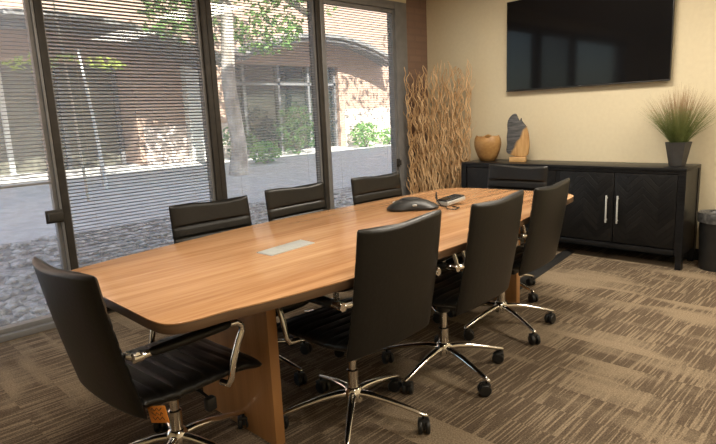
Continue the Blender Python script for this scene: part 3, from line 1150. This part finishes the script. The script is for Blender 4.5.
def leaves(mb, c, rad, n, size, hollow=0.3):
    for i in range(n):
        while True:
            p = Vector((random.uniform(-1, 1), random.uniform(-1, 1), random.uniform(-1, 1)))
            if p.length < 1 and p.length > hollow * random.random():
                break
        if noise.noise(p * 3.0 + Vector(c)) < 0.03:
            continue
        q = Vector(c) + Vector((p.x * rad[0], p.y * rad[1], p.z * rad[2]))
        a = Vector((random.gauss(0, 1), random.gauss(0, 1), random.gauss(0, .6))).normalized()
        b = a.cross(Vector((random.gauss(0, 1), random.gauss(0, 1), random.gauss(0, 1)))).normalized()
        s = size * random.uniform(.6, 1.4)
        mb.quad(q - a * s, q + b * s * .45, q + a * s, q - b * s * .45)


def tree(label, x, y, h, r0, crowns, bark, leaf, leafsize=.10, lean=(0, 0), group='courtyard trees', branches=()):
    z0 = gz(x)
    t = thing('tree', label, 'tree', (x, y, z0), 0, group)
    mb = MB()
    pts = [(lean[0] * (k / 8) ** 1.3 + .05 * math.sin(k * 1.3), lean[1] * (k / 8) ** 1.3 + .04 * math.sin(k * 1.7), h * k / 8 - .05) for k in range(9)]
    mb.tube(pts, [r0 * (1.25 if k == 0 else 1 - .055 * k) for k in range(9)], 12)
    for br in branches:
        mb.tube([Vector(q) - Vector((x, y, z0)) for q, r in br], [r for q, r in br], 8)
    mb.build('trunk', bark, t, smooth=60)
    mb = MB()
    for c, rad, n in crowns:
        leaves(mb, Vector(c) - Vector((x, y, z0)), rad, n, leafsize)
    mb.build('foliage', leaf, t, smooth=0)
    return t


p = ray_at(234, 120, -6.0)
tip = ray_at(316, 20, -6.6)
mid = ray_at(285, -3, -6.4)
tree('broad tree with mottled pale trunk seen beside the second wide mullion', -6.0, p.y, 5.2, .17,
     [((-6.2, 2.2, 5.0), (1.8, 2.0, 1.3), 4600), ((-6.6, .6, 4.6), (1.3, 1.4, 1.0), 1800), ((-6.3, 3.5, 4.4), (1.1, 1.1, .8), 900), ((-6.6, .9, 3.55), (.55, .9, .5), 420), ((-6.3, 2.4, 3.3), (.9, 1.0, .5), 800), ((-6.4, .35, 3.45), (.6, .8, .5), 520)], M['bark'], M['leaf'], .085,
     branches=[[(Vector((-6.0, p.y, 4.0)), .11), (mid, .09), (tip, .07)]])
tree('tree outside the window nearest the brick pier, only its leaves in view', -4.6, 8.9, 5.0, .15,
     [((-4.6, 8.2, 6.4), (1.7, 2.4, 1.1), 800), ((-5.0, 6.8, 5.6), (1.1, 1.2, .7), 350)], M['bark_dark'], M['leaf'], .085)
tree('tree over the left canopy, its crown above the window frame', -5.0, -4.6, 5.0, .15,
     [((-5.0, -2.6, 5.6), (1.7, 2.4, 1.1), 2300), ((-5.0, -1.6, 5.7), (1.3, 1.0, .8), 900)], M['bark_dark'], M['leaf'], .085)


def sapling(label, u0, v0, u1, v1, x, r, leafpos=None, mt='stake'):
    a = ray_at(u0, v0, x)
    b = ray_at(u1, v1, x)
    d = (b - a)
    k = (gz(x) - a.z) / d.z
    foot = a + d * k
    t = thing('sapling', label, 'young tree', foot, 0, 'thin young trees before the left entrance')
    MB().tube([Vector((0, 0, -.03)), (a - foot) * .5 + Vector((.01, .015, 0)), a - foot], [r, r * .85, r * .6], 8).build('trunk', M[mt], t, smooth=60)
    if leafpos:
        mb = MB()
        for (u, v, rad, n) in leafpos:
            q = ray_at(u, v, x) - foot
            leaves(mb, q, (rad, rad * 1.3, rad * .45), n, .055)
        mb.build('foliage', M['leaf_y'], t, smooth=0)
    return t


sapling('slender pale sapling leaning left, standing in front of the left entrance', 52, -5, 76, 130, -5.2, .022, [(66, 58, .14, 50), (30, 62, .3, 130)])
sapling('straight white-barked sapling to the right of the leaning one', 78, 50, 101, 160, -6.2, .035, [(100, 62, .28, 110), (112, 66, .2, 70)], 'white_post')
sapling('shortest thin sapling stem before the left entrance', 87, 82, 95, 132, -6.6, .022)


def shrub(label, u, v, x, rad, n, leaf):
    c = ray_at(u, v, x)
    z0 = gz(x)
    t = thing('shrub', label, 'shrub', (c.x, c.y, z0), 0, 'courtyard shrubs')
    mb = MB()
    leaves(mb, Vector((0, 0, rad[2] * .95)), rad, int(n * 1.9), .06, .2)
    mb.build('foliage', leaf, t, smooth=0)
    mb = MB()
    for k in range(6):
        a = 2 * PI * k / 6
        mb.tube([(0, 0, -.02), (rad[0] * .3 * math.cos(a), rad[1] * .3 * math.sin(a), rad[2] * .6), (rad[0] * .6 * math.cos(a), rad[1] * .6 * math.sin(a), rad[2] * 1.2)], [.012, .009, .005], 5)
    mb.build('stem', M['bark_dark'], t)


shrub('leafy green shrub at the edge of the path beyond the third window', 266, 155, -7.2, (.35, .42, .28), 420, M['leaf_b'])
shrub('bright green rounded shrub against the sunlit wall right of the entrance', 366, 143, -8.3, (.42, .55, .42), 700, M['leaf_b'])
shrub('small green shrub close to the right window jamb', 389, 143, -8.4, (.3, .4, .3), 260, M['leaf_b'])
shrub('tall dark bush in front of the right entrance glass', 298, 140, -8.2, (.4, .8, .75), 800, M['leaf_d'])
shrub('dark bush at the left edge of the right entrance', 240, 148, -8.3, (.35, .5, .5), 450, M['leaf_d'])
